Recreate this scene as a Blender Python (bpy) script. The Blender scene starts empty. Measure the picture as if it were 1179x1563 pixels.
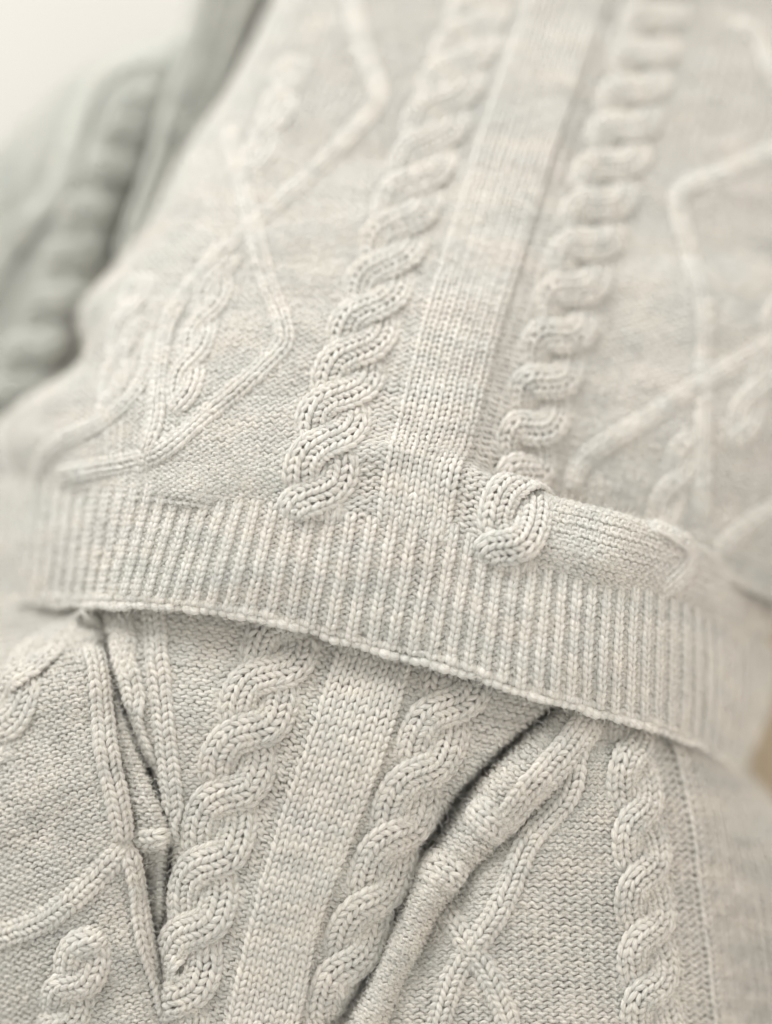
import bpy, math
import numpy as np
from math import radians

scene = bpy.context.scene
rng = np.random.default_rng(7)

# ------------------------------------------------------------------ camera
D = 0.62                      # distance of the plane in focus
PX = 0.00023                  # metres per photograph pixel at that distance
PW, PH = 1179.0, 1563.0
TILT = radians(22.0)          # away from looking straight down
FOC = np.array([0.0, 0.0, 0.10])
RX = np.array([1.0, 0.0, 0.0])
RY = np.array([0.0, math.cos(TILT), math.sin(TILT)])
RZ = np.array([0.0, -math.sin(TILT), math.cos(TILT)])
CAM = FOC + RZ * D
cd = bpy.data.cameras.new("camera")
cd.sensor_fit = 'HORIZONTAL'
cd.sensor_width = 24.0
cd.lens = 24.0 * D / (PW * PX)
cd.clip_start, cd.clip_end = 0.01, 50.0
cd.dof.use_dof = True
cd.dof.focus_distance = D + 0.002
cd.dof.aperture_fstop = 1.08
cam = bpy.data.objects.new("camera", cd)
cam.location = CAM
cam.rotation_euler = (TILT, 0, 0)
scene.collection.objects.link(cam)
scene.camera = cam
scene.cycles.diffuse_bounces = 8
scene.cycles.max_bounces = 14

# ------------------------------------------------------------------ light
world = bpy.data.worlds.new("World")
scene.world = world
world.use_nodes = True
bg = world.node_tree.nodes["Background"]
bg.inputs[0].default_value = (1.0, 0.985, 0.95, 1)
bg.inputs[1].default_value = 1.06


def area(name, loc, target, size, power, col):
    ld = bpy.data.lights.new(name, 'AREA')
    ld.shape = 'DISK'
    ld.size = size
    ld.energy = power
    ld.color = col
    o = bpy.data.objects.new(name, ld)
    o.location = loc
    d = np.array(target) - np.array(loc)
    from mathutils import Vector
    o.rotation_euler = Vector(d).to_track_quat('-Z', 'Y').to_euler()
    scene.collection.objects.link(o)


area("window_light", (-1.3, 2.2, 2.2), (0, 0, 0.08), 1.7, 147.0, (1.0, 0.985, 0.955))
area("warm_fill", (1.5, -0.5, 0.8), (0.1, 0, 0.05), 0.8, 9.5, (1.0, 0.83, 0.70))  # added fill light, stands in for warm bounce from the right
scene.view_settings.view_transform = 'Standard'
scene.view_settings.look = 'None'
scene.view_settings.exposure = 0.0
scene.view_settings.gamma = 1.0


# ------------------------------------------------------------------ materials
def nodes_of(name):
    m = bpy.data.materials.new(name)
    m.use_nodes = True
    nt = m.node_tree
    nt.nodes.clear()
    return m, nt, nt.nodes, nt.links


def wool(name, cream, grey, fuzzy=False):
    m, nt, N, L = nodes_of(name)
    out = N.new('ShaderNodeOutputMaterial')
    bs = N.new('ShaderNodeBsdfPrincipled')
    bs.inputs['Roughness'].default_value = 0.95
    bs.inputs['Specular IOR Level'].default_value = 0.15
    bs.inputs['Sheen Weight'].default_value = 0.25
    bs.inputs['Sheen Roughness'].default_value = 0.6
    tr = N.new('ShaderNodeBsdfTranslucent')
    mix = N.new('ShaderNodeMixShader')
    mix.inputs[0].default_value = 0.22 if not fuzzy else 0.45
    L.new(bs.outputs[0], mix.inputs[1])
    L.new(tr.outputs[0], mix.inputs[2])
    L.new(mix.outputs[0], out.inputs[0])
    at = N.new('ShaderNodeAttribute')
    at.attribute_name = 'stitch'

    def noise(vec, scale, detail, mult):
        mp = N.new('ShaderNodeMapping')
        mp.inputs['Scale'].default_value = mult
        L.new(vec, mp.inputs[0])
        n = N.new('ShaderNodeTexNoise')
        n.inputs['Scale'].default_value = scale
        n.inputs['Detail'].default_value = detail
        L.new(mp.outputs[0], n.inputs['Vector'])
        return n.outputs['Fac']

    def ramp(fac, a, b, ca, cb):
        r = N.new('ShaderNodeValToRGB')
        r.color_ramp.elements[0].position = a
        r.color_ramp.elements[1].position = b
        r.color_ramp.elements[0].color = (*ca, 1)
        r.color_ramp.elements[1].color = (*cb, 1)
        L.new(fac, r.inputs[0])
        return r.outputs[0]

    def mixc(kind, fac, a, b):
        x = N.new('ShaderNodeMix')
        x.data_type = 'RGBA'
        x.blend_type = kind
        if hasattr(fac, 'default_value') or not isinstance(fac, float):
            L.new(fac, x.inputs[0])
        else:
            x.inputs[0].default_value = fac
        L.new(a, x.inputs[6])
        L.new(b, x.inputs[7])
        return x.outputs[2]

    # melange: long streaks along the courses, patches, single fibres
    st = noise(at.outputs['Vector'], 1.0, 3.0, (0.16, 0.34, 1.0))
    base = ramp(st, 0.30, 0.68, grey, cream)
    tint = noise(at.outputs['Vector'], 1.0, 2.0, (0.07, 0.10, 1.0))
    warm = ramp(tint, 0.35, 0.65, (0.988, 1.0, 0.995), (1.008, 0.998, 0.988))
    col = mixc('MULTIPLY', 1.0, base, warm)
    if not fuzzy:
        uv = N.new('ShaderNodeAttribute')
        uv.attribute_name = 'fibre'
        fb = noise(uv.outputs['Vector'], 1.0, 3.0, (0.9, 2.6, 2.6))
        fcol = ramp(fb, 0.28, 0.68, (0.76, 0.76, 0.75), (1.10, 1.10, 1.10))
        col = mixc('MULTIPLY', 1.0, col, fcol)
        bp = N.new('ShaderNodeBump')
        bp.inputs['Strength'].default_value = 0.9
        bp.inputs['Distance'].default_value = 0.0007
        L.new(fb, bp.inputs['Height'])
        L.new(bp.outputs[0], bs.inputs['Normal'])
    L.new(col, bs.inputs['Base Color'])
    L.new(col, tr.inputs['Color'])
    return m


WOOL_A = wool("pale_wool", (0.84, 0.808, 0.750), (0.735, 0.725, 0.690))
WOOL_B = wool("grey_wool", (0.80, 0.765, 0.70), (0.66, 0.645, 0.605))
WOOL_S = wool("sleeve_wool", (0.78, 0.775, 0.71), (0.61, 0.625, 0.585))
FUZZ = wool("wool_fibres", (0.80, 0.77, 0.70), (0.60, 0.60, 0.58), True)


def plain(name, col, rough=0.8, var=0.03, scale=9.0):
    m, nt, N, L = nodes_of(name)
    out = N.new('ShaderNodeOutputMaterial')
    bs = N.new('ShaderNodeBsdfPrincipled')
    bs.inputs['Roughness'].default_value = rough
    tc = N.new('ShaderNodeTexCoord')
    n = N.new('ShaderNodeTexNoise')
    n.inputs['Scale'].default_value = scale
    n.inputs['Detail'].default_value = 4
    L.new(tc.outputs['Object'], n.inputs['Vector'])
    r = N.new('ShaderNodeValToRGB')
    r.color_ramp.elements[0].color = (*[c * (1 - var) for c in col], 1)
    r.color_ramp.elements[1].color = (*[min(1, c * (1 + var)) for c in col], 1)
    L.new(n.outputs['Fac'], r.inputs[0])
    L.new(r.outputs[0], bs.inputs['Base Color'])
    L.new(bs.outputs[0], out.inputs[0])
    return m


SHEET = plain("white_sheet", (0.425, 0.412, 0.385))


# ------------------------------------------------------------------ maths
def unproject(px, py, e):
    """photo pixel and millimetres behind the focus distance -> world point"""
    d = D + e * 0.001
    k = PX * d / D
    x = (px - PW / 2) * k
    y = -(py - PH / 2) * k
    return CAM + x[..., None] * RX + y[..., None] * RY - d[..., None] * RZ


def project(P):
    q = P - CAM
    d = -(q @ RZ)
    k = PX * d / D
    return (q @ RX) / k + PW / 2, -(q @ RY) / k + PH / 2


def hermite(knots, x):
    """weights (n, K) of a smooth curve through K control values"""
    k = np.asarray(knots, float)
    K = len(k)
    M = np.zeros((K, K))
    for i in range(K):
        a, b = max(i - 1, 0), min(i + 1, K - 1)
        M[i, a] -= 1 / (k[b] - k[a])
        M[i, b] += 1 / (k[b] - k[a])
    x = np.asarray(x, float)
    i = np.clip(np.searchsorted(k, x, side='right') - 1, 0, K - 2)
    h = k[i + 1] - k[i]
    t = (x - k[i]) / h
    t = np.clip(t, -0.6, 1.6)
    h00, h10 = 2 * t**3 - 3 * t**2 + 1, t**3 - 2 * t**2 + t
    h01, h11 = -2 * t**3 + 3 * t**2, t**3 - t**2
    out = t > 1
    ext = np.where(out, t - 1, np.where(t < 0, t, 0))
    tc = np.clip(t, 0, 1)
    h00, h10 = 2 * tc**3 - 3 * tc**2 + 1, tc**3 - 2 * tc**2 + tc
    h01, h11 = -2 * tc**3 + 3 * tc**2, tc**3 - tc**2
    h10 = h10 + np.where(t < 0, ext, 0)
    h11 = h11 + np.where(out, ext, 0)
    W = (h10 * h)[:, None] * M[i] + (h11 * h)[:, None] * M[i + 1]
    n = np.arange(len(x))
    W[n, i] += h00
    W[n, i + 1] += h01
    return W


def norm(a):
    return a / np.maximum(np.linalg.norm(a, axis=-1, keepdims=True), 1e-12)


class Cloth:
    """a piece of knitted cloth: stitch column u, course v -> point in space"""

    def __init__(self, us, vs, grid, wr=1.0, seed=0):
        self.us, self.vs = us, vs
        self.g = np.array(grid, float)            # [len(vs)][len(us)] (px,py,e)
        assert self.g.shape == (len(vs), len(us), 3), self.g.shape
        self.wr, self.seed = wr, seed
        self.folds = []

    def flat(self, u, v):
        q = np.empty((len(u), 3))
        for a in range(0, len(u), 60000):
            b = slice(a, a + 60000)
            q[b] = np.einsum('nk,nm,mkc->nc', hermite(self.us, u[b]), hermite(self.vs, v[b]), self.g, optimize=True)
        s = self.seed
        w = (np.sin(u * 0.41 + v * 0.13 + s) + 0.8 * np.sin(u * 0.19 - v * 0.27 + 2.1 * s)
             + 0.5 * np.sin(u * 0.77 + v * 0.39 + 3.3 * s) + 0.5 * np.sin(-u * 0.33 + v * 0.71 + 1.7 * s))
        q[:, 2] += w * 0.45 * self.wr
        return q

    def pos(self, u, v):
        q = self.flat(u, v)
        for line, sg, w, sx, se_ in self.folds:
            d = sg * (q[:, 0] - np.interp(q[:, 1], line[1], line[0]))
            k = np.where(d > w, d, np.where(d > -w, (d + w)**2 / (4 * w), 0.0))
            k = np.minimum(k, 70)
            q[:, 0] -= sg * sx * k
            q[:, 2] += se_ * k
        return unproject(q[:, 0], q[:, 1], q[:, 2])

    def eval(self, u, v):
        d = 0.15
        P = self.pos(u, v)
        a = self.pos(u + d, v) - self.pos(u - d, v)
        b = self.pos(u, v + d) - self.pos(u, v - d)
        return P, norm(np.cross(a, b))

    def locate(self, pts, vr=None, dens=0.25):
        if not hasattr(self, '_lut'):
            self._lut = {}
        key = vr
        if key not in self._lut:
            v0, v1 = vr if vr else (self.vs[0], self.vs[-1])
            U, V = np.meshgrid(np.arange(self.us[0], self.us[-1] + .01, dens), np.arange(v0, v1 + .01, dens))
            U, V = U.ravel(), V.ravel()
            self._lut[key] = (U, V, self.flat(U, V))
        U, V, q = self._lut[key]
        r = []
        for x, y in pts:
            c = np.maximum((q[:, 0] - x)**2 + (q[:, 1] - y)**2, 4.0) + 0.4 * q[:, 2]
            i = np.argmin(c)
            r.append((U[i], V[i]))
        return np.array(r)


def spline(pts, n):
    pts = np.array(pts, float)
    k = np.concatenate([[0], np.cumsum(np.linalg.norm(np.diff(pts, axis=0), axis=1))])
    x = np.linspace(0, k[-1], n)
    return hermite(k, x) @ pts


class Strand:
    """a raised rib of knit stitches that travels over a cloth, rounded across"""

    def __init__(self, C, N, hw, hc, arc, ncol, H, taper=3.5):
        l = np.concatenate([[0], np.cumsum(np.linalg.norm(np.diff(C, axis=0), axis=1))])
        self.rows = l[-1] / H
        self.s = l / H
        self.C = C
        T = norm(np.gradient(C, axis=0))
        B = norm(np.cross(T, N))
        self.B, self.N = B, norm(np.cross(B, T))
        self.hw, self.hc, self.arc, self.n, self.taper = hw, hc, arc, ncol, taper

    def _i(self, A, v):
        return np.stack([np.interp(v, self.s, A[:, i]) for i in range(3)], -1)

    def eval(self, u, v):
        th = u / (self.n / 2) * self.arc
        C, B, N = self._i(self.C, v), norm(self._i(self.B, v)), norm(self._i(self.N, v))
        s, c = np.sin(th)[:, None], np.cos(th)[:, None]
        near = np.clip(np.minimum(v, self.rows - v) / self.taper, 0, 1)[:, None]
        k = 1 - 0.6 * (1 - near)**2
        P = C + B * s * self.hw * k + N * (c - math.cos(self.arc)) * self.hc * k
        nn = norm(B * s / self.hw + N * c / self.hc)
        return P, nn


W_MM, H_MM = 16.3 * PX, 11.2 * PX        # a stitch of the yarn
R_YARN = 0.25 * W_MM


# ------------------------------------------------------------------ yarn
class Bag:
    """collects yarn meshes by part key"""

    def __init__(self):
        self.d = {}

    def add(self, key, V, F, st, fb):
        self.d.setdefault(key, []).append((V, F, st, fb))


STATS = {'tris': 0}
TIPS = {}


def courses(bag, surf, rows, c0, c1, typ, keyf, ns=12, sides=6, r=R_YARN, lift=None, a=0.25, h=0.82, b=0.62,
            jit=1.0, seed=0, margin=45, tips=None, vis=True, rad=None):
    """the yarn of knitted courses, stitch by stitch. typ(col,row): +1 knit, -1 purl"""
    R = np.random.default_rng(seed + 11)
    rows = np.asarray(rows, float)
    nc = c1 - c0 + 1
    x = c0 - 0.5 + np.arange(nc * ns + 1) / ns
    X = np.broadcast_to(x, (len(rows), len(x)))
    J = np.broadcast_to(rows[:, None], X.shape)
    cols = np.arange(c0 - 1, c1 + 2)
    T = np.array([[typ(c, j) for c in cols] for j in rows], float)
    LZ = np.array([[lift(c, j) if lift else 0.0 for c in cols] for j in rows], float)
    cx = x - cols[0]
    ci = np.clip(np.round(cx).astype(int), 0, len(cols) - 1)
    fr = cx - ci
    nb = np.clip(ci + np.sign(fr).astype(int), 0, len(cols) - 1)
    w = np.clip((np.abs(fr) - 0.34) / 0.32, 0, 0.5)
    S = T[:, ci] * (1 - w) + T[:, nb] * w
    w2 = np.clip(np.abs(fr), 0, 0.5)
    w2 = 2 * w2 * w2
    Z0 = LZ[:, ci] * (1 - w2) + LZ[:, nb] * w2
    th = 2 * np.pi * x
    # small irregularities of hand and yarn
    ji = np.arange(-1, nc + 2)
    Rj = R.normal(size=(4, len(rows), len(cols)))
    wl = np.clip(np.abs(fr), 0, .5)
    jt = Rj[:, :, ci] * (1 - wl) + Rj[:, :, nb] * wl
    pull = np.interp(cx, np.arange(len(cols)), R.normal(size=len(cols)))
    aa = a * (1 + 0.10 * jt[2] * jit)
    hh = h * (1 + 0.05 * jt[3] * jit)
    UU = X + aa * np.sin(2 * th) + jt[0] * 0.035 * jit
    VV = J + hh * np.cos(th) + jt[1] * 0.05 * jit
    ZZ = (-b * np.cos(2 * th) * S) * r * 1.25 + Z0 + jt[2] * 0.10 * r * jit
    sh = UU.shape
    P, Nn = surf.eval(UU.ravel(), VV.ravel())
    P = (P + Nn * ZZ.ravel()[:, None]).reshape(sh + (3,))
    Nn = Nn.reshape(sh + (3,))
    if vis:
        px, py = project(P)
        ok = (px > -margin) & (px < PW + margin) & (py > -margin) & (py < PH + margin)
    else:
        ok = np.ones(sh, bool)
    Tn = norm(np.gradient(P, axis=1))
    side = norm(np.cross(Tn, Nn))
    up = np.cross(side, Tn)
    rr = r * (1 + 0.07 * jt[3] * jit + 0.05 * np.sin(x * 9.1 + rows[:, None] * 3.7))
    if rad is not None:
        rr = rr * rad(X, J)
    # yarn is a little thicker on the open legs than where loops pull tight
    rr = rr * (1.0 + 0.14 * np.cos(2 * th + np.pi))
    ang = np.arange(sides) / sides * 2 * np.pi
    ring = P[:, :, None, :] + rr[:, :, None, None] * (np.cos(ang)[None, None, :, None] * side[:, :, None, :]
                                                     + np.sin(ang)[None, None, :, None] * up[:, :, None, :])
    nR, nX = sh
    seg = ok[:, :-1] & ok[:, 1:]
    segcol = np.round(x[:-1] + 0.5 / ns).astype(int)
    segcol = np.clip(segcol, c0, c1)
    keys = {}
    cache = {}
    for j in range(nR):
        for c in range(c0, c1 + 1):
            cache[(j, c)] = keyf(c, rows[j])
    names = sorted(set(cache.values()), key=str)
    kid = {k: i for i, k in enumerate(names)}
    K = np.array([[kid[cache[(j, c)]] for c in range(c0, c1 + 1)] for j in range(nR)])
    segk = K[:, segcol - c0]
    idx = np.arange(nR * nX * sides).reshape(nR, nX, sides)
    stv = np.stack([X, J, np.full(sh, float(seed))], -1)
    ln = np.broadcast_to(x * 3.2, sh) + rows[:, None] * 17.3
    for k in names:
        m = seg & (segk == kid[k])
        if not m.any():
            continue
        jj, xx = np.nonzero(m)
        A, Bq = idx[jj, xx], idx[jj, xx + 1]
        A2, B2 = np.roll(A, -1, 1), np.roll(Bq, -1, 1)
        F = np.stack([A, A2, B2, Bq], -1).reshape(-1, 4)
        used, inv = np.unique(F, return_inverse=True)
        F = inv.reshape(-1, 4)
        V = ring.reshape(-1, 3)[used]
        q = used // sides
        av = ang[used % sides]
        tw = ln.reshape(-1)[q] * 1.1
        fb = np.stack([ln.reshape(-1)[q], np.cos(av + tw) * 1.6, np.sin(av + tw) * 1.6], -1)
        bag.add(k, V, F, stv.reshape(-1, 3)[q], fb)
        STATS['tris'] += 2 * len(F)
        if tips is not None:
            dens = tips
            n = int(len(jj) * dens * 42)
            pick = R.integers(0, len(used), n)
            qq = q[pick]
            base = V[pick]
            nrm = norm(base - P.reshape(-1, 3)[qq])
            facing = (nrm * Nn.reshape(-1, 3)[qq]).sum(1) > -0.1
            TIPS.setdefault(k[0], []).append((base[facing], nrm[facing], Tn.reshape(-1, 3)[qq][facing],
                                             stv.reshape(-1, 3)[qq][facing]))


def mesh_from(name, V, F, mat, parent, st=None, fb=None, smooth=True):
    me = bpy.data.meshes.new(name)
    n = len(V)
    me.vertices.add(n)
    me.vertices.foreach_set('co', np.asarray(V, np.float32).ravel())
    F = np.asarray(F, np.int32)
    me.loops.add(F.size)
    me.loops.foreach_set('vertex_index', F.ravel())
    me.polygons.add(len(F))
    me.polygons.foreach_set('loop_start', np.arange(0, F.size, F.shape[1], dtype=np.int32))
    me.polygons.foreach_set('use_smooth', np.full(len(F), smooth))
    for nm, arr in (('stitch', st), ('fibre', fb)):
        if arr is not None:
            at = me.attributes.new(nm, 'FLOAT_VECTOR', 'POINT')
            at.data.foreach_set('vector', np.asarray(arr, np.float32).ravel())
    me.update(calc_edges=True)
    me.validate()
    me.materials.append(mat)
    o = bpy.data.objects.new(name, me)
    scene.collection.objects.link(o)
    if parent is not None:
        o.parent = parent
    return o


def build(bag, key, name, mat, parent):
    L = bag.d.get(key)
    if not L:
        return None
    off, V, F, S, B = 0, [], [], [], []
    for v, f, s, b in L:
        V.append(v)
        F.append(f + off)
        S.append(s)
        B.append(b)
        off += len(v)
    return mesh_from(name, np.concatenate(V), np.concatenate(F), mat, parent, np.concatenate(S), np.concatenate(B))


def backing(cloth, u0, u1, v0, v1, depth, mat, parent, name='inner_layer', step=1.0):
    """the fabric behind the loops, seen only through the gaps between them"""
    u = np.arange(u0, u1 + .01, step)
    v = np.arange(v0, v1 + .01, step)
    U, V = np.meshgrid(u, v)
    P, N = cloth.eval(U.ravel(), V.ravel())
    P = P - N * depth
    nu, nv = len(u), len(v)
    i = np.arange(nu * nv).reshape(nv, nu)
    F = np.stack([i[:-1, :-1], i[:-1, 1:], i[1:, 1:], i[1:, :-1]], -1).reshape(-1, 4)
    st = np.stack([U.ravel(), V.ravel(), np.zeros(U.size)], -1)
    return mesh_from(name, P, F, mat, parent, st, np.concatenate([st[:, :2] * 3, st[:, :1]], 1))


def strand_on(cloth, pts, width=2, hgt=1.0, vr=None, raw=False, hw=None, n=160, lift=0.3, arc=72, end_sink=True):
    """path in (u,v) or photo pixels laid on a cloth"""
    uv = np.array(pts, float) if raw else cloth.locate(pts, vr)
    uv = spline(uv, n)
    P, N = cloth.eval(uv[:, 0], uv[:, 1])
    t = np.linspace(0, 1, n)
    sink = np.zeros(n)
    l = np.concatenate([[0], np.cumsum(np.linalg.norm(np.diff(P, axis=0), axis=1))]) / H_MM
    near = np.clip(np.minimum(l, l[-1] - l) / 2.2, 0, 1)
    sink = -(1 - near)**2 * 0.75 * W_MM
    C = P + N * ((lift * W_MM) + sink)[:, None]
    hw = hw or width * 0.50 * W_MM
    return Strand(C, N, hw, hgt * W_MM * 0.62, radians(arc), width, H_MM)


def rope(cloth, u0, v0, v1, cross, per=8.0, A=1.80, s=0, hgt=0.62, lift=0.06, amp=0.32, wid=1.6, H=H_MM, tight=1.55, ncol=3):
    n = int((v1 - v0) * 8)
    v = np.linspace(v0, v1, n)
    ph = np.pi * (v - cross) / per + s * np.pi
    x = -np.tanh(tight * np.cos(ph)) / math.tanh(tight) * A
    z = np.sin(ph)
    P, N = cloth.eval(u0 + x, v)
    near = np.clip(np.minimum(v - v0, v1 - v) / 2.0, 0, 1)
    C = P + N * ((lift + amp * z * near - (1 - near)**2 * 0.8) * W_MM)[:, None]
    # keep the strand upright to the cloth below its own path
    return Strand(C, N, wid * W_MM, hgt * W_MM * 0.72, radians(76), ncol, H)


def knit(c, j):
    return 1.0


def full(X, J):
    return 1 + 0.13 * np.clip((J - 4) / 60.0, 0, 1)


def purl(c, j):
    return -1.0


def lay_strand(bag, key, st, ns=11, sides=5, seed=0, tips=None, r=R_YARN * 1.1, h=0.84):
    n = st.n
    rows = np.arange(-0.5, st.rows + 0.5)
    # columns centred on 0: shift half a column for even counts
    sft = 0.5 if n % 2 == 0 else 0.0

    class Sh:
        def eval(self, u, v):
            return st.eval(u + sft, v)
    c0 = -(n // 2)
    c1 = c0 + n - 1
    # the hollow behind the loops is filled by the strand's own wool
    gu = np.linspace(-n / 2, n / 2, 2 * n + 1)
    gv = np.arange(0, st.rows, 1.0)
    U, V = np.meshgrid(gu, gv)
    P, N = st.eval(U.ravel(), V.ravel())
    P = P - N * r * 1.15
    i = np.arange(P.shape[0]).reshape(len(gv), len(gu))
    F = np.stack([i[:-1, :-1], i[:-1, 1:], i[1:, 1:], i[1:, :-1]], -1).reshape(-1, 4)
    sv = np.stack([U.ravel(), V.ravel(), np.full(U.size, float(seed))], -1)
    bag.add(key, P, F, sv, sv * 2.0)
    courses(bag, Sh(), rows, c0, c1, knit, lambda c, j: key, ns=ns, sides=sides, r=r, seed=seed, tips=tips, h=h)


# ------------------------------------------------------------------ things
def thing(name, loc, label, cat):
    o = bpy.data.objects.new(name, None)
    o.location = loc
    o['label'] = label
    o['category'] = cat
    scene.collection.objects.link(o)
    return o


def adopt(o, root):
    o.parent = root
    o.matrix_parent_inverse = root.matrix_world.inverted()


bpy.context.view_layer.update()

# ---- the white sheet everything lies on
sheet_n = 60
gx, gy = np.meshgrid(np.linspace(-1.5, 1.5, sheet_n), np.linspace(-1.2, 3.0, sheet_n))
gz = 0.004 * np.sin(gx * 3.1 + gy * 1.7) + 0.003 * np.sin(gy * 4.3 - gx * 2.2) - 0.078
ii = np.arange(sheet_n * sheet_n).reshape(sheet_n, sheet_n)
sheet = mesh_from('white_sheet', np.stack([gx, gy, gz], -1).reshape(-1, 3),
                  np.stack([ii[:-1, :-1], ii[:-1, 1:], ii[1:, 1:], ii[1:, :-1]], -1).reshape(-1, 4), SHEET, None)
sheet['kind'] = 'structure'
TAN = plain("tan_board", (0.42, 0.34, 0.235), 0.6, 0.06, 5.0)
tx, ty = np.meshgrid(np.linspace(0.06, 1.2, 20), np.linspace(-0.9, 0.06, 20))
tz = np.where((tx < 0.07) | (ty > 0.05), -0.078, -0.066)
i2 = np.arange(400).reshape(20, 20)
board = mesh_from('table', np.stack([tx, ty, tz], -1).reshape(-1, 3),
                  np.stack([i2[:-1, :-1], i2[:-1, 1:], i2[1:, 1:], i2[1:, :-1]], -1).reshape(-1, 4), TAN, None)
board['kind'] = 'structure'

sweater = thing('sweater', (0, 0, 0), "pale cream grey cable knit sweater whose ribbed hem crosses the middle", "sweater")
garment = thing('knit_garment', (0, 0, 0), "grey cable knit garment with deep folds, lying under the sweater's ribbed hem", "garment")

# ================================================================== sweater body
BU = [-60, -52, -45, -39, -32, -24, -16, -8.5, -3.5, 0, 3.5, 8.5, 14, 22, 30, 38, 46, 54]
BV = [-3, 0, 4, 9, 13, 17, 22, 30, 38, 46, 54, 62, 70, 78, 86, 94, 102, 112]
BV.append(124)
ce = {124: 104, -3: 1, 0: 0, 4: 1, 9: 2, 13: 5, 17: 8, 22: 12, 30: 18, 38: 25, 46: 32, 54: 39, 62: 46, 70: 53, 78: 61, 86: 69, 94: 77, 102: 85, 112: 94}
body_cols = {
    0: [(625, 828), (632, 800), (638, 762), (647, 707), (655, 682), (665, 650), (676, 605), (692, 538), (712, 468), (733, 402), (753, 338), (772, 278), (791, 218), (811, 160), (832, 103), (850, 48), (868, -5), (892, -65)],
    -8.5: [(462, 812), (470, 785), (480, 750), (491, 700), (499, 662), (510, 628), (526, 586), (548, 520), (572, 455), (594, 390), (617, 328), (638, 268), (658, 208), (678, 150), (700, 95), (720, 45), (742, -5), (765, -60)],
    -16: [(365, 795), (375, 768), (382, 732), (392, 690), (398, 655), (407, 620), (420, 578), (440, 512), (462, 445), (485, 380), (508, 315), (532, 255), (556, 195), (580, 138), (602, 82), (622, 32), (640, -18), (662, -72)],
    -24: [(276, 780), (285, 752), (289, 720), (295, 680), (300, 645), (307, 612), (318, 570), (338, 503), (362, 437), (385, 372), (410, 308), (435, 247), (458, 187), (482, 130), (505, 74), (525, 24), (545, -26), (568, -80)],
    -32: [(195, 770), (200, 742), (202, 710), (205, 672), (208, 640), (214, 606), (225, 565), (243, 498), (266, 432), (290, 366), (318, 303), (345, 242), (370, 183), (392, 125), (415, 70), (437, 18), (458, -32), (480, -85)],
    -39: [(128, 768), (130, 738), (130, 705), (131, 670), (133, 640), (138, 606), (147, 568), (162, 500), (184, 438), (226, 374), (262, 305), (293, 245), (325, 185), (357, 130), (386, 74), (412, 18), (437, -36), (460, -90)],
    -45: [(72, 768), (75, 738), (66, 705), (58, 672), (58, 648), (68, 615), (95, 585), (136, 540), (131, 470), (182, 408), (232, 345), (263, 278), (298, 214), (336, 168), (370, 108), (398, 55), (425, 0), (445, -60)],
    -52: [(18, 770), (20, 740), (6, 705), (-6, 680), (-10, 656), (5, 632), (50, 605), (142, 560), (133, 486), (188, 414), (236, 350), (266, 284), (302, 220), (340, 172), (374, 112), (402, 58), (428, 4), (450, -56)],
    -60: [(-50, 775), (-50, 745), (-70, 715), (-80, 690), (-80, 668), (-50, 650), (20, 635), (152, 575), (160, 495), (215, 430), (255, 370), (285, 304), (322, 240), (360, 192), (392, 132), (420, 78), (446, 24), (468, -36)],
    8.5: [(764, 880), (772, 850), (784, 812), (800, 750), (804, 770), (799, 728), (801, 690), (822, 620), (843, 548), (863, 480), (885, 408), (905, 345), (922, 285), (942, 225), (960, 168), (975, 112), (990, 58), (1008, -10)],
    14: [(836, 898), (840, 866), (850, 826), (866, 768), (872, 802), (868, 766), (875, 715), (897, 645), (920, 572), (943, 502), (965, 430), (985, 366), (1003, 305), (1022, 246), (1040, 188), (1056, 132), (1070, 78), (1088, 10)],
    22: [(922, 925), (925, 893), (936, 850), (955, 790), (965, 828), (968, 792), (978, 742), (1003, 672), (1028, 600), (1052, 530), (1075, 458), (1096, 394), (1116, 333), (1135, 274), (1153, 216), (1170, 160), (1185, 106), (1203, 40)],
    30: [(1003, 945), (1005, 913), (1014, 872), (1032, 820), (1050, 860), (1055, 825), (1075, 775), (1105, 702), (1133, 630), (1158, 558), (1182, 488), (1204, 424), (1225, 363), (1244, 304), (1262, 246), (1280, 190), (1295, 136), (1312, 70)],
    38: [(1074, 975), (1076, 943), (1086, 905), (1105, 850), (1130, 892), (1140, 858), (1165, 808), (1200, 735), (1230, 662), (1256, 590), (1280, 520), (1302, 456), (1322, 395), (1342, 336), (1360, 278), (1378, 222), (1393, 168), (1410, 100)],
    46: [(1130, 1005), (1132, 973), (1144, 934), (1168, 878), (1200, 922), (1214, 890), (1242, 842), (1286, 768), (1318, 695), (1345, 622), (1370, 552), (1392, 488), (1412, 427), (1432, 368), (1450, 310), (1468, 254), (1483, 200), (1500, 130)],
    54: [(1172, 1030), (1175, 998), (1190, 960), (1215, 905), (1255, 950), (1272, 920), (1305, 876), (1356, 800), (1392, 728), (1422, 655), (1450, 585), (1472, 520), (1492, 460), (1512, 400), (1530, 342), (1548, 286), (1563, 232), (1580, 160)],
}
dl = [(-57, -14)] * 18
dr = [(57, 16)] * 18
for u in body_cols:
    (xa, ya), (xb, yb) = body_cols[u][-2:]
    body_cols[u].append((xb + (xb - xa) * 1.15, yb + (yb - ya) * 1.15))
body_cols[-3.5] = [(x - 57, y - 13) for x, y in body_cols[0]]
body_cols[3.5] = [(x + 55, y + 15) for x, y in body_cols[0]]
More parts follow.
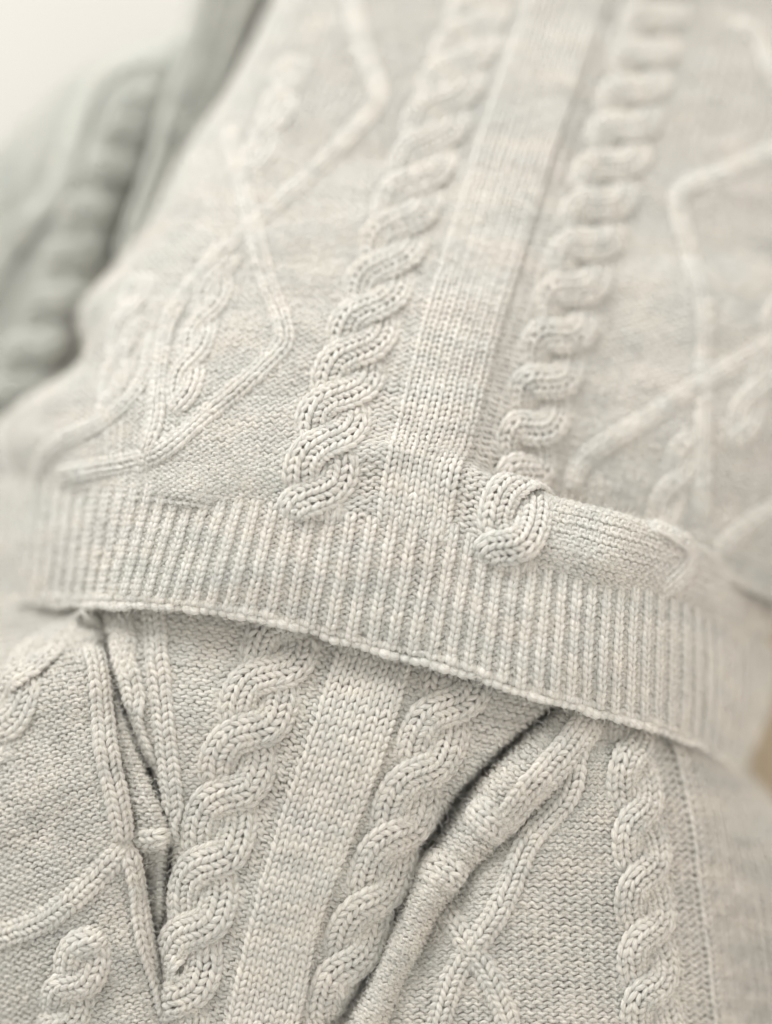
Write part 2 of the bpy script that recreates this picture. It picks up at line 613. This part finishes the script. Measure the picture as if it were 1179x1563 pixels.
# behind-focus amounts (mm) added to the centre line
eu = {-60: 120, -52: 84, -45: 56, -39: 32, -32: 14, -24: 4, -16: 1, -8.5: 0, -3.5: 0, 0: 0, 3.5: 0, 8.5: 0, 14: 1, 22: 4, 30: 17, 38: 40, 46: 64, 54: 84}
step = {3.5: 5, 8.5: 13, 14: 20, 22: 23, 30: 24, 38: 24, 46: 24, 54: 24}
stepv = {13: 1.15, 17: 1.0, 22: 0.9, 30: 0.75, 38: 0.6, 46: 0.5, 54: 0.4, 62: 0.35, 70: 0.3, 78: .25, 86: .2, 94: .2, 102: .2, 112: .2, 124: .2}
grid = []
for iv, v in enumerate(BV):
    row = []
    for u in BU:
        x, y = body_cols[u][iv]
        e = ce[v] + eu[u] * (1.0 if u < 0 else (1.0 if v < 11 else 0.45)) + step.get(u, 0) * stepv.get(v, 0)
        if u >= 8.5 and v == 9:
            e += 5
        if u >= 8.5 and v in (0, 4):
            e -= 3 if v == 4 else 0.5
        row.append((x, y, e))
    grid.append(row)
body = Cloth(BU, BV, grid, 1.3, 1.3)

bag = Bag()


def body_type(c, j):
    return 1.0 if -3 <= c <= 3 else -1.0


def body_lift(c, j):
    if -3 <= c <= 3:
        return 0.0011 if abs(c) < 3 else 0.0014
    return 0.0


def body_key(c, j):
    return ('sweater', 'centre_band') if -3 <= c <= 3 else ('sweater', 'purl_ground')


courses(bag, body, np.arange(-1, 8), -50, 52, body_type, body_key, ns=11, sides=6, lift=body_lift, seed=1, tips=0.06, a=0.235)
courses(bag, body, np.arange(8, 34), -50, 52, body_type, body_key, ns=10, sides=5, lift=body_lift, seed=1, tips=0.05, a=0.215, rad=full)
courses(bag, body, np.arange(34, 64), -50, 40, body_type, body_key, ns=10, sides=5, lift=body_lift, seed=1, tips=0.035, a=0.205, rad=full)
courses(bag, body, np.arange(64, 123), -50, 40, body_type, body_key, ns=8, sides=4, lift=body_lift, seed=1, a=0.20, rad=full)

for k in range(2):
    lay_strand(bag, ('sweater', 'cable_left', k), rope(body, -8.5, -1.6, 122, -1.2, 8.2, s=k, tight=1.4), seed=10 + k, tips=0.06, ns=9, sides=5)
    lay_strand(bag, ('sweater', 'cable_right', k), rope(body, 8.5, -2.2, 122, -2.2, 8.0, s=k, tight=1.45, wid=1.55, amp=0.42, hgt=0.7), seed=12 + k, tips=0.06, ns=9, sides=5)

lat = [
    ([(535, -20), (552, 70), (577, 150), (540, 200), (480, 260), (385, 345), (315, 410), (262, 480), (246, 560), (238, 640), (222, 700), (215, 735)], None),
    ([(352, 190), (368, 270), (385, 345), (408, 430), (434, 515), (400, 560), (330, 622), (275, 668), (228, 700), (150, 715), (90, 728)], None),
    ([(240, 500), (215, 590), (165, 640), (105, 668), (70, 700), (55, 735)], (0, 60)),
    ([(1260, 200), (1179, 235), (1100, 265), (1040, 292), (1036, 330), (1052, 390), (1075, 480), (1072, 575), (1072, 700), (1068, 800)], (17, 110)),
    ([(1250, 470), (1179, 520), (1090, 572), (1000, 632), (905, 688), (878, 722), (874, 760)], (16.5, 110)),
    ([(1130, -20), (1150, 50), (1179, 110), (1230, 190)], (17, 110)),
    ([(1250, 740), (1179, 775), (1130, 805), (1085, 850)], (15, 60)),
    ([(1048, 826), (1052, 860), (1020, 895), (1000, 912)], (0, 10)),
    ([(985, 800), (1020, 815), (1060, 838)], (5, 12)),
]
for i, (pts, vr) in enumerate(lat):
    st = strand_on(body, pts, 2, 0.54, vr, lift=0.08, hw=0.86 * W_MM)
    lay_strand(bag, ('sweater', 'lattice_strand', i), st, seed=30 + i, tips=0.04, ns=8, sides=5)

# the small ropes inside the diamonds
mini = [(-26.5, 14, 44, 20), (-36, 12, 40, 12), (-27.5, 56, 84, 56), (25.5, 12, 33, 20), (30.5, 32, 70, 30)]
for i, (u0, v0, v1, cr) in enumerate(mini):
    for k in range(2):
        lay_strand(bag, ('sweater', 'small_cable', i, k), rope(body, u0, v0, v1, cr, 8.0, A=1.0, s=k, wid=0.95, hgt=0.45, amp=0.12, lift=0.03, tight=0.9, ncol=2),
                   seed=50 + 2 * i + k, ns=8)

# ================================================================== ribbed hem
HU = [-57, -49, -41, -33, -25, -17, -10, -3.6, 0, 3.6, 9, 16, 24, 32, 40, 48, 56, 62]
HV = [-1, 0, 6, 12, 18, 20]
top = [(-20, 742), (50, 738), (122, 737), (200, 742), (285, 753), (378, 768), (475, 785), (574, 797), (632, 802), (688, 808), (752, 842), (836, 865), (925, 893), (1005, 912), (1075, 942), (1130, 970), (1168, 992), (1180, 1000)]
bot = [(-40, 905), (30, 910), (100, 915), (165, 915), (235, 917), (335, 927), (442, 948), (543, 975), (598, 990), (653, 1003), (728, 1024), (820, 1054), (915, 1080), (1000, 1104), (1072, 1134), (1116, 1160), (1130, 1163), (1134, 1154)]
he = [100, 68, 38, 16, 6, 1, 0, 0, 0, 0, 0, 0, 5, 16, 38, 62, 80, 96]
hg = []
for v in HV:
    t = v / 18.0
    row = []
    for i, u in enumerate(HU):
        x = bot[i][0] + (top[i][0] - bot[i][0]) * t
        y = bot[i][1] + (top[i][1] - bot[i][1]) * t
        bow = math.sin(math.pi * min(max(t, 0), 1))
        e = he[i] - 2.0 * bow + (1.5 if v > 18 else 0)
        if i > 13:
            x += (6 if i < 16 else 14) * bow
        row.append((x, y, e))
    hg.append(row)
hem = Cloth(HU, HV, hg, 1.1, 4.4)
is_rib = lambda c: c % 2 == 0
hem_lift = lambda c, j: 0.00065 if is_rib(c) else -0.00015


def hem_key(c, j):
    return ('sweater', 'rib', c) if is_rib(c) else ('sweater', 'ribbed_hem')


courses(bag, hem, np.arange(1, 19), -57, 60, lambda c, j: 1.0 if is_rib(c) else -1.0, hem_key, ns=14, sides=6,
        lift=hem_lift, seed=5, tips=0.05, h=0.84, a=0.20)
# cast-on edge: plump knots under every wale
courses(bag, hem, [0.15], -57, 60, knit, lambda c, j: ('sweater', 'cast_on_edge'), ns=14, sides=7, lift=lambda c, j: 0.0006 if is_rib(c) else -0.0002,
        seed=6, tips=0.10, h=0.62, a=0.22, r=R_YARN * 1.15, jit=1.8, rad=lambda X, J: 1 + 0.15 * np.cos(2 * np.pi * X))
courses(bag, hem, [-0.25], -57, 60, purl, lambda c, j: ('sweater', 'cast_on_edge'), ns=14, sides=7, lift=lambda c, j: -0.0002,
        seed=7, tips=0.15, h=0.66, a=0.16, r=R_YARN * 1.4, jit=2.2, rad=lambda X, J: 1 - 0.38 * np.cos(2 * np.pi * X))

# ================================================================== sleeve
SU = [-18, -12, -6, 0, 5, 10, 15]
SV = [-8, 0, 8, 16, 24, 32, 40, 48, 56]
sl = [
    [(-190, 480), (-150, 560), (-70, 620), (0, 650), (60, 670), (120, 660), (150, 650)],
    [(-120, 370), (-90, 450), (-30, 530), (35, 560), (80, 580), (128, 575), (150, 570)],
    [(-60, 300), (-40, 370), (15, 440), (75, 475), (115, 490), (152, 480), (170, 470)],
    [(0, 225), (20, 290), (60, 345), (112, 385), (150, 400), (185, 390), (205, 380)],
    [(55, 165), (68, 215), (100, 265), (140, 300), (178, 315), (210, 310), (228, 300)],
    [(115, 115), (125, 155), (150, 190), (180, 225), (212, 240), (235, 235), (250, 228)],
    [(180, 82), (185, 105), (200, 130), (222, 160), (245, 175), (258, 170), (270, 165)],
    [(245, 62), (250, 75), (258, 85), (272, 98), (285, 110), (292, 108), (300, 105)],
    [(310, 20), (312, 25), (318, 32), (325, 42), (332, 50), (338, 50), (345, 48)],
]
se = [[46, 14, 2, 0, 5, 18, 44]] * 9
sb = [108, 110, 112, 114, 116, 118, 120, 124, 128]
sleeve = Cloth(SU, SV, [[(x, y, sb[j] + se[j][i]) for i, (x, y) in enumerate(r)] for j, r in enumerate(sl)], 2.0, 2.2)
courses(bag, sleeve, np.arange(-8, 55), -17, 15, purl, lambda c, j: ('sweater', 'sleeve'), ns=6, sides=4, seed=20)
for k in range(2):
    lay_strand(bag, ('sweater', 'sleeve_cable', k), rope(sleeve, 0.5, -6, 54, 0, 6.4, s=k, A=2.4, hgt=0.8, wid=1.5, amp=0.6, tight=2.4), seed=70 + k, ns=7, sides=5)
    lay_strand(bag, ('sweater', 'sleeve_strand', k), strand_on(sleeve, [(-8 + k, -4), (-10 + 2 * k, 10), (-5 - k, 22), (-11, 36), (-6, 50)], 2, 1.2, raw=True),
               seed=74 + k, ns=7, sides=5)
FU = [-6, -3, 0, 3, 6]
FV = [0, 10, 20, 30, 40, 50]
fo = [
    [(180, 400), (185, 398), (196, 396), (208, 405), (220, 420)],
    [(208, 330), (212, 325), (224, 322), (240, 335), (255, 345)],
    [(232, 255), (238, 248), (254, 240), (275, 262), (295, 275)],
    [(248, 180), (256, 172), (280, 160), (310, 190), (330, 200)],
    [(275, 90), (285, 85), (320, 72), (360, 100), (385, 110)],
    [(300, -20), (312, -22), (355, -30), (410, -20), (435, -10)],
]
fe = [26, 8, 0, 8, 30]
fold = Cloth(FU, FV, [[(x, y, 104 + 2.5 * j + fe[i]) for i, (x, y) in enumerate(r)] for j, r in enumerate(fo)], 1.5, 3.1)
courses(bag, fold, np.arange(-2, 52), -6, 6, purl, lambda c, j: ('sweater', 'sleeve_fold'), ns=7, sides=4, seed=21)
for k, (a, b) in enumerate([(-2.4, -2.0), (1.6, 2.2)]):
    lay_strand(bag, ('sweater', 'fold_strand', k), strand_on(fold, [(a, 0), (b, 25), (a, 50)], 2, 1.2, raw=True), seed=78 + k, ns=7, sides=5)

HX = np.array([p[0] for p in bot], float)
HY = np.array([p[1] for p in bot], float)
HE = np.array(he, float)


def under_hem(g):
    for r in g:
        for i, (x, y, e) in enumerate(r):
            ey, ee = np.interp(x, HX[:-1], HY[:-1]), np.interp(x, HX[:-2], HE[:-2])
            t = min(max((y - ey - 15) / 140.0, 0), 1)
            r[i] = (x, y, max(e, (ee + 10) * (1 - t)**1.3))


# ================================================================== garment, centre piece
CU = [-28, -23, -18, -13, -8.5, -3.5, 0, 3.5, 8.5, 12.5, 18, 24]
CV = [-4, 6, 18, 30, 42, 54, 66]
cg = [
    # -28            -23              -18              -13             -8.5           -3.5           0              3.5            8.5            12.5            18               24
    [(190, 1600, 50), (190, 1600, 45), (205, 1602, 38), (218, 1605, 22), (262, 1612, 6), (332, 1643, 3), (382, 1655, 3), (432, 1666, 4), (475, 1680, 8), (495, 1685, 18), (530, 1690, 36), (560, 1690, 50)],
    [(180, 1480, 48), (195, 1485, 42), (210, 1490, 33), (228, 1497, 17), (280, 1500, 4), (354, 1528, 2), (406, 1540, 2), (457, 1551, 3), (500, 1560, 6), (528, 1566, 14), (570, 1570, 32), (610, 1575, 48)],
    [(190, 1335, 48), (207, 1340, 40), (226, 1345, 28), (252, 1352, 10), (310, 1358, 3), (386, 1393, 1), (438, 1405, 1), (485, 1417, 2), (547, 1427, 5), (590, 1432, 12), (632, 1440, 30), (670, 1445, 46)],
    [(175, 1190, 46), (196, 1195, 36), (226, 1200, 18), (280, 1208, 4), (348, 1213, 2), (426, 1258, 1), (482, 1270, 0), (535, 1282, 1), (598, 1288, 3), (645, 1305, 9), (692, 1320, 28), (735, 1330, 46)],
    [(135, 1055, 42), (165, 1060, 26), (236, 1068, 7), (314, 1076, 3), (392, 1082, 2), (474, 1118, 2), (532, 1130, 1), (588, 1142, 1), (647, 1155, 3), (704, 1178, 7), (758, 1192, 24), (810, 1200, 44)],
    [(128, 915, 22), (205, 925, 11), (280, 940, 8), (358, 952, 7), (438, 968, 6), (520, 978, 6), (576, 990, 6), (632, 1002, 6), (706, 1015, 7), (772, 1032, 8), (852, 1046, 12), (930, 1070, 30)],
    [(160, 800, 24), (240, 812, 14), (320, 822, 11), (398, 835, 10), (476, 850, 9), (560, 840, 9), (615, 850, 9), (672, 862, 9), (755, 880, 10), (825, 895, 11), (895, 905, 14), (970, 920, 30)],
]
for r in cg:
    for i, q in enumerate(r):
        r[i] = (q[0], q[1], min(q[2], 9))
under_hem(cg)
centre = Cloth(CU, CV, cg, 0.8, 5.2)
# where the cloth turns down into the two deep creases
gap = np.array([(128, 860), (153, 925), (178, 1010), (195, 1060), (212, 1100), (240, 1180), (249, 1205), (266, 1250), (267, 1330), (263, 1370), (258, 1420), (258, 1485), (262, 1650)], float).T
crease = np.array([(900, 1020), (848, 1072), (764, 1140), (696, 1208), (646, 1285), (616, 1340), (592, 1400), (568, 1450), (534, 1510), (494, 1563), (430, 1650)], float).T
centre.folds = [(gap, -1.0, 7.0, 0.85, 1.3), (crease, 1.0, 9.0, 0.80, 1.3)]
ctype = lambda c, j: 1.0 if -3 <= c <= 3 else -1.0


def clift(c, j):
    return (0.0016 if abs(c) < 3 else 0.0018) if -3 <= c <= 3 else 0.0


courses(bag, centre, np.arange(-3, 62), -28, 22, ctype,
        lambda c, j: ('garment', 'centre_panel') if -3 <= c <= 3 else ('garment', 'purl_ground'),
        ns=12, sides=6, lift=clift, seed=8, tips=0.07)
for k in range(2):
    lay_strand(bag, ('garment', 'cable_left', k), rope(centre, -8.5, -3, 61, 0.0, 8.6, s=k, hgt=0.76, wid=1.62), seed=90 + k, tips=0.09, ns=12)
    lay_strand(bag, ('garment', 'cable_right', k), rope(centre, 8.5, -3, 61, 1.0, 8.6, s=k, hgt=0.76, wid=1.62), seed=92 + k, tips=0.09, ns=12)
st = strand_on(centre, [(233, 900), (237, 945), (246, 1055), (257, 1150), (266, 1240), (268, 1290)], 2, 0.65, lift=0.15)
lay_strand(bag, ('garment', 'lattice_strand', 20), st, seed=96, tips=0.07)
for k in range(2):
    st = strand_on(centre, [(178 + 18 * k, 930), (195 - 10 * k, 985), (184 + 18 * k, 1040), (212 + 4 * k, 1110), (236, 1170)], 2, 0.5, lift=0.1)
    lay_strand(bag, ('garment', 'small_cable', 20, k), st, seed=97 + k, tips=0.07)

# ================================================================== garment, left piece
LU = [-36, -30, -22, -15, -8, -2, 1, 5]
LV = [-12, -4, 4, 12, 20, 28, 36, 44, 52, 60]
edge = [(258, 1605), (243, 1520), (226, 1435), (211, 1350), (199, 1268), (184, 1180), (168, 1095), (152, 1010), (134, 935), (120, 870)]
lg = []
for j, v in enumerate(LV):
    ex, ey = edge[j]
    tp = max(0, (v - 30) / 22.0)
    row = []
    for u, dx, dy, e in ((-36, -480, 120, 56), (-30, -395, 98, 40), (-22, -285, 70, 22), (-15, -185, 45, 10), (-8, -88, 20, 3), (-2, -10, 2, 3), (1, 6, 2, 16), (5, 8, 4, 44)):
        row.append((ex + dx, ey + dy - 6 * tp * (dx / -100.0), e + 13 * tp + (8 * tp * (dx / -150.0)) + (3 if v < 0 else 0)))
    lg.append(row)
under_hem(lg)
left = Cloth(LU, LV, lg, 1.0, 7.7)
courses(bag, left, np.arange(-10, 58), -34, 4, purl, lambda c, j: ('garment', 'side_panel', 0), ns=11, sides=5, seed=9, tips=0.06)
for i, p in enumerate([
    [(140, 985), (152, 1060), (163, 1150), (178, 1220), (190, 1290)],
    [(192, 1285), (150, 1335), (110, 1372), (60, 1408), (0, 1430), (-60, 1445)],
    [(192, 1290), (205, 1350), (218, 1430), (236, 1500), (255, 1580)],
]):
    lay_strand(bag, ('garment', 'lattice_strand', 30 + i), strand_on(left, p, 2, 0.62, lift=0.10), seed=110 + i, tips=0.07)
# rope that swings out to the left near the hem, and a thin one low down
uv = left.locate([(150, 940), (95, 968), (45, 1015), (10, 1085), (-40, 1160)])


class Along:
    """cloth coordinates that follow a path, so that a rope can travel along it"""

    def __init__(self, cloth, uv):
        self.c, self.p = cloth, spline(uv, 240)
        P, self.N = cloth.eval(self.p[:, 0], self.p[:, 1])
        self.P = P
        l = np.concatenate([[0], np.cumsum(np.linalg.norm(np.diff(P, axis=0), axis=1))])
        self.s = l / H_MM
        T = norm(np.gradient(P, axis=0))
        self.B = norm(np.cross(T, self.N))
        self.len = self.s[-1]

    def eval(self, u, v):
        f = lambda A: np.stack([np.interp(v, self.s, A[:, i]) for i in range(3)], -1)
        N = norm(f(self.N))
        return f(self.P) + f(self.B) * (u * W_MM)[:, None], N


def path_rope(key, cloth, pts, per=8.0, cr=0.0, seed=0, vr=None, **kw):
    al = Along(cloth, cloth.locate(pts[::-1], vr))
    for k in range(2):
        lay_strand(bag, key + (k,), rope(al, 0.0, 0.2, al.len, cr, per, s=k, **kw), seed=seed + k, tips=0.05)


path_rope(('garment', 'cable_far'), left, [(150, 945), (95, 968), (45, 1020), (5, 1090), (-40, 1160)], 8.0, 2.0, 120, A=1.5)
path_rope(('garment', 'small_cable', 30), left, [(140, 1418), (125, 1470), (105, 1525), (85, 1590)], 6.5, 0.0, 124, A=1.2, wid=1.3, hgt=1.2)

# ---- the little roll in the left gap
GU = [-5, -2, 0, 2, 5]
GV = [-14, -6, 2, 8, 14, 20, 26]
gg = [
    [(226, 1480, 34), (230, 1480, 24), (236, 1480, 20), (240, 1480, 26), (244, 1478, 40)],
    [(216, 1400, 30), (224, 1402, 14), (238, 1400, 9), (250, 1398, 17), (253, 1396, 40)],
    [(204, 1322, 36), (216, 1320, 15), (236, 1316, 8), (255, 1312, 16), (259, 1310, 42)],
    [(188, 1262, 26), (204, 1262, 9), (234, 1262, 4), (258, 1262, 15), (262, 1262, 42)],
    [(172, 1190, 26), (188, 1190, 9), (208, 1190, 6), (230, 1194, 16), (234, 1194, 42)],
    [(158, 1120, 28), (172, 1118, 12), (184, 1116, 9), (198, 1118, 18), (202, 1118, 42)],
    [(140, 1040, 34), (152, 1040, 20), (164, 1038, 17), (174, 1036, 24), (178, 1036, 42)],
]
for j, r in enumerate(gg):
    if j < 3:
        for i in range(5):
            r[i] = (r[i][0], r[i][1], r[i][2] + 2)
    r[3] = (r[3][0] - 3, r[3][1], r[3][2] - 6)
    r[4] = (r[4][0] - 4, r[4][1], r[4][2] + 14)
under_hem(gg)
roll_l = Cloth(GU, GV, gg, 1.2, 9.1)
courses(bag, roll_l, np.arange(-12, 26), -5, 5, purl, lambda c, j: ('garment', 'fold', 0), ns=11, sides=5, seed=13, tips=0.07)
lay_strand(bag, ('garment', 'lattice_strand', 40), strand_on(roll_l, [(188, 1284), (222, 1280), (256, 1276)], 2, 1.1), seed=131, tips=0.08)

# ---- the long roll along the right crease
QU = [-6, -3.8, -2, 0, 2, 3.8, 6]
QV = [-14, -6, 2, 9, 16, 23, 30, 38, 46]
ql = [((500, 1580), (545, 1600), (580, 1612)), ((556, 1492), (585, 1512), (612, 1526)), ((594, 1415), (622, 1432), (646, 1450)), ((620, 1348), (655, 1366), (684, 1384)),
      ((655, 1288), (696, 1308), (728, 1326)), ((706, 1210), (752, 1236), (794, 1262)), ((772, 1142), (812, 1170), (852, 1198)),
      ((845, 1080), (876, 1104), (905, 1126)), ((905, 1030), (930, 1045), (955, 1060))]
qg = []
for (l, m, r) in ql:
    l, m, r = map(np.array, (l, m, r))
    row = []
    for p, e in ((l + (r - l) * 0.10, 50), (l + (r - l) * 0.08, 19), (l + (m - l) * 0.5, 5), (m, 1), (m + (r - m) * 0.55, 3), (r, 7), (r + (r - m) * 0.08, 18)):
        row.append((p[0], p[1], e))
    qg.append(row)
for j, r in enumerate(qg):
    if j < 5:
        r[5] = (r[5][0], r[5][1], 13)
        r[6] = (r[6][0], r[6][1], 32)
under_hem(qg)
roll_r = Cloth(QU, QV, qg, 1.9, 6.3)
courses(bag, roll_r, np.arange(-13, 45), -6, 5, purl, lambda c, j: ('garment', 'fold', 1), ns=12, sides=5, seed=14, tips=0.08)
for i, p in enumerate([
    [(905, 1085), (885, 1120), (845, 1170), (800, 1215), (770, 1250), (745, 1262)],
    [(720, 1230), (760, 1262), (775, 1275)],
    [(645, 1318), (680, 1330), (705, 1345)],
]):
    lay_strand(bag, ('garment', 'lattice_strand', 50 + i), strand_on(roll_r, p, 3, 0.9, lift=0.15), seed=140 + i, tips=0.08)

# ================================================================== garment, right piece
RU = [-34, -26, -19, -12, -5, 0, 5, 10, 16, 22]
RV = [-6, 4, 12, 20, 28, 36, 40, 48, 56]
rg = [
    [(470, 1630, 8), (562, 1625, 7), (690, 1622, 3), (802, 1628, 1), (925, 1632, 4), (1002, 1635, 10), (1085, 1640, 22), (1165, 1645, 44), (1245, 1650, 72), (1310, 1655, 110)],
    [(520, 1500, 22), (588, 1508, 9), (692, 1513, 3), (802, 1515, 1), (918, 1522, 4), (992, 1525, 9), (1072, 1530, 20), (1152, 1535, 42), (1232, 1540, 70), (1290, 1545, 108)],
    [(575, 1425, 40), (622, 1434, 18), (692, 1430, 5), (796, 1430, 1), (912, 1437, 4), (987, 1440, 9), (1063, 1445, 20), (1142, 1450, 42), (1222, 1455, 70), (1275, 1460, 108)],
    [(630, 1340, 46), (668, 1345, 26), (718, 1345, 8), (802, 1342, 2), (910, 1346, 4), (983, 1350, 9), (1052, 1355, 20), (1130, 1360, 42), (1208, 1366, 70), (1255, 1372, 108)],
    [(725, 1250, 46), (745, 1255, 28), (782, 1258, 11), (838, 1252, 4), (910, 1256, 5), (975, 1260, 10), (1042, 1264, 21), (1112, 1270, 44), (1180, 1276, 72), (1218, 1285, 110)],
    [(805, 1165, 46), (820, 1168, 30), (842, 1168, 15), (872, 1162, 7), (914, 1164, 7), (965, 1167, 11), (1022, 1170, 23), (1085, 1176, 46), (1142, 1182, 74), (1170, 1195, 112)],
    [(845, 1115, 46), (858, 1120, 32), (874, 1122, 18), (896, 1118, 10), (922, 1120, 10), (960, 1124, 13), (1010, 1126, 25), (1068, 1132, 48), (1120, 1140, 76), (1142, 1155, 114)],
    [(900, 1030, 46), (908, 1032, 36), (918, 1034, 24), (930, 1032, 16), (942, 1034, 15), (968, 1038, 17), (1000, 1042, 28), (1048, 1048, 50), (1094, 1056, 78), (1112, 1070, 116)],
    [(940, 950, 50), (944, 952, 40), (950, 954, 30), (956, 952, 22), (965, 954, 20), (980, 958, 22), (1000, 962, 34), (1030, 968, 54), (1070, 976, 82), (1085, 990, 118)],
]
under_hem(rg)
for j, (a, b) in enumerate([(110, 170), (110, 170), (105, 160), (80, 120), (22, 28), (-14, -26), (-16, -30), (-10, -20)]):
    rg[j][8] = (rg[j][8][0] + a, rg[j][8][1], rg[j][8][2])
    rg[j][9] = (rg[j][9][0] + b, rg[j][9][1], rg[j][9][2] - 12)
right = Cloth(RU, RV, rg, 0.8, 8.8)
rtype = lambda c, j: 1.0 if c >= 6 else -1.0
courses(bag, right, np.arange(-5, 50), -32, 22, rtype,
        lambda c, j: ('garment', 'side_panel', 1) if c >= 6 else ('garment', 'purl_ground'), ns=10, sides=5,
        lift=lambda c, j: (0.0018 if c == 6 else 0.0011) if c >= 6 else 0.0, seed=15, tips=0.05)
for k in range(2):
    lay_strand(bag, ('garment', 'cable_side', k), rope(right, 0.0, -5, 46, 1.5, 8.0, s=k, hgt=0.72, A=1.6, wid=1.48), seed=150 + k, tips=0.06)
for i, p in enumerate([
    [(892, 1120), (872, 1198), (816, 1275), (782, 1344), (757, 1393), (723, 1446), (693, 1495), (660, 1590)],
    [(660, 1372), (690, 1402), (723, 1450), (752, 1500), (785, 1590)],
]):
    lay_strand(bag, ('garment', 'lattice_strand', 60 + i), strand_on(right, p, 2, 0.66, lift=0.11), seed=160 + i, tips=0.07)

# ================================================================== objects
NAMES = {'cable_left': 'cable', 'cable_right': 'cable', 'cable_far': 'cable', 'cable_side': 'cable', 'small_cable': 'small_cable',
         'sleeve_cable': 'cable', 'sleeve_strand': 'lattice_strand', 'fold_strand': 'lattice_strand', 'sleeve_fold': 'fold'}
SUB = {'cable_left', 'cable_right', 'cable_far', 'cable_side', 'small_cable', 'sleeve_cable'}
parts = {}
sub = []
for key in sorted(bag.d, key=str):
    th, nm = key[0], key[1]
    root = sweater if th == 'sweater' else garment
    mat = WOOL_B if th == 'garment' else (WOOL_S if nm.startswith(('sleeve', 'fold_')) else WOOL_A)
    if nm in ('rib', 'cast_on_edge') or nm in SUB or nm in ('sleeve_strand', 'fold_strand'):
        sub.append(key)
        continue
    o = build(bag, key, NAMES.get(nm, nm), mat, root)
    parts[key] = o
    if nm in ('purl_ground',):
        o['kind'] = 'stuff'
for key in sub:
    th, nm = key[0], key[1]
    root = sweater if th == 'sweater' else garment
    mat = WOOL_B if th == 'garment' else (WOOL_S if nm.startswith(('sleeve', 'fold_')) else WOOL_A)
    if nm in ('rib', 'cast_on_edge'):
        build(bag, key, nm, mat, parts[('sweater', 'ribbed_hem')])
    elif nm in ('sleeve_strand', 'sleeve_cable'):
        build(bag, key, 'lattice_strand' if nm == 'sleeve_strand' else 'cable_strand', mat, parts[('sweater', 'sleeve')])
    elif nm == 'fold_strand':
        build(bag, key, 'lattice_strand', mat, parts[('sweater', 'sleeve_fold')])
    else:                                             # a rope of two strands
        ck = key[:-1]
        if ck not in parts:
            e = bpy.data.objects.new(NAMES[nm], None)
            scene.collection.objects.link(e)
            e.parent = root
            parts[ck] = e
        build(bag, key, 'cable_strand', mat, parts[ck])

backing(body, -52, 52, -2, 123, 0.0007, WOOL_A, sweater)
backing(hem, -57, 60, 0, 19, 0.0016, WOOL_A, sweater)
backing(sleeve, -17, 15, -8, 55, 0.0013, WOOL_S, sweater)
backing(fold, -6, 6, -2, 52, 0.0013, WOOL_S, sweater)
for c, a in ((centre, (-28, 23, -3, 64)), (left, (-34, 5, -11, 58)), (roll_l, (-5, 5, -13, 26)), (roll_r, (-6, 6, -13, 46)), (right, (-33, 22, -5, 54))):
    backing(c, *a, 0.0009, WOOL_B, garment)

# ---- loose fibres standing off the yarn
for th, L in TIPS.items():
    B = np.concatenate([x[0] for x in L])
    Nn = np.concatenate([x[1] for x in L])
    Tt = np.concatenate([x[2] for x in L])
    S = np.concatenate([x[3] for x in L])
    n = len(B)
    R = np.random.default_rng(99)
    rnd = norm(R.normal(size=(n, 3)))
    ln = (0.0010 + 0.0042 * R.random(n)**2.2)[:, None]
    d0 = norm(Nn * 0.55 + rnd * 0.75 + Tt * R.normal(size=(n, 1)) * 0.8)
    d1 = norm(d0 + rnd[::-1] * 0.9)
    d2 = norm(d1 + np.roll(rnd, 5, 0) * 0.9)
    # two in three lie along the yarn as its outer fibres, the rest stand off
    lie = (R.random(n) < 0.55)[:, None]
    sg = np.where(R.random(n) < 0.5, 1.0, -1.0)[:, None]
    along = norm(Tt * sg + rnd * 0.28 + Nn * 0.18)
    d0 = np.where(lie, along, d0)
    d1 = np.where(lie, norm(along + Nn * 0.05 + rnd[::-1] * 0.35), d1)
    d2 = np.where(lie, norm(d1 + np.roll(rnd, 5, 0) * 0.5), d2)
    ln = ln + np.where(R.random(n) < 0.09, 0.0038, 0.0)[:, None]
    ln = np.where(lie, 0.0012 + 0.0012 * ln / 0.003, ln)
    pts = np.stack([B - Nn * 1e-4, B + d0 * ln * 0.4, B + (d0 * 0.4 + d1 * 0.35) * ln, B + (d0 * 0.4 + d1 * 0.35 + d2 * 0.35) * ln], 1)
    hc = bpy.data.hair_curves.new('fuzz')
    hc.add_curves([4] * n)
    hc.position_data.foreach_set('vector', pts.astype(np.float32).ravel())
    ra = hc.attributes.get('radius') or hc.attributes.new('radius', 'FLOAT', 'POINT')
    ra.data.foreach_set('value', np.tile(np.array([5.0e-5, 5.0e-5, 4.2e-5, 2.2e-5], np.float32), n))
    sa = hc.attributes.new('stitch', 'FLOAT_VECTOR', 'CURVE')
    sa.data.foreach_set('vector', S.astype(np.float32).ravel())
    hc.materials.append(FUZZ)
    o = bpy.data.objects.new('fuzz', hc)
    scene.collection.objects.link(o)
    o.parent = sweater if th == 'sweater' else garment
    o['kind'] = 'stuff'
    print('fuzz', th, n)
print('tris', STATS['tris'])
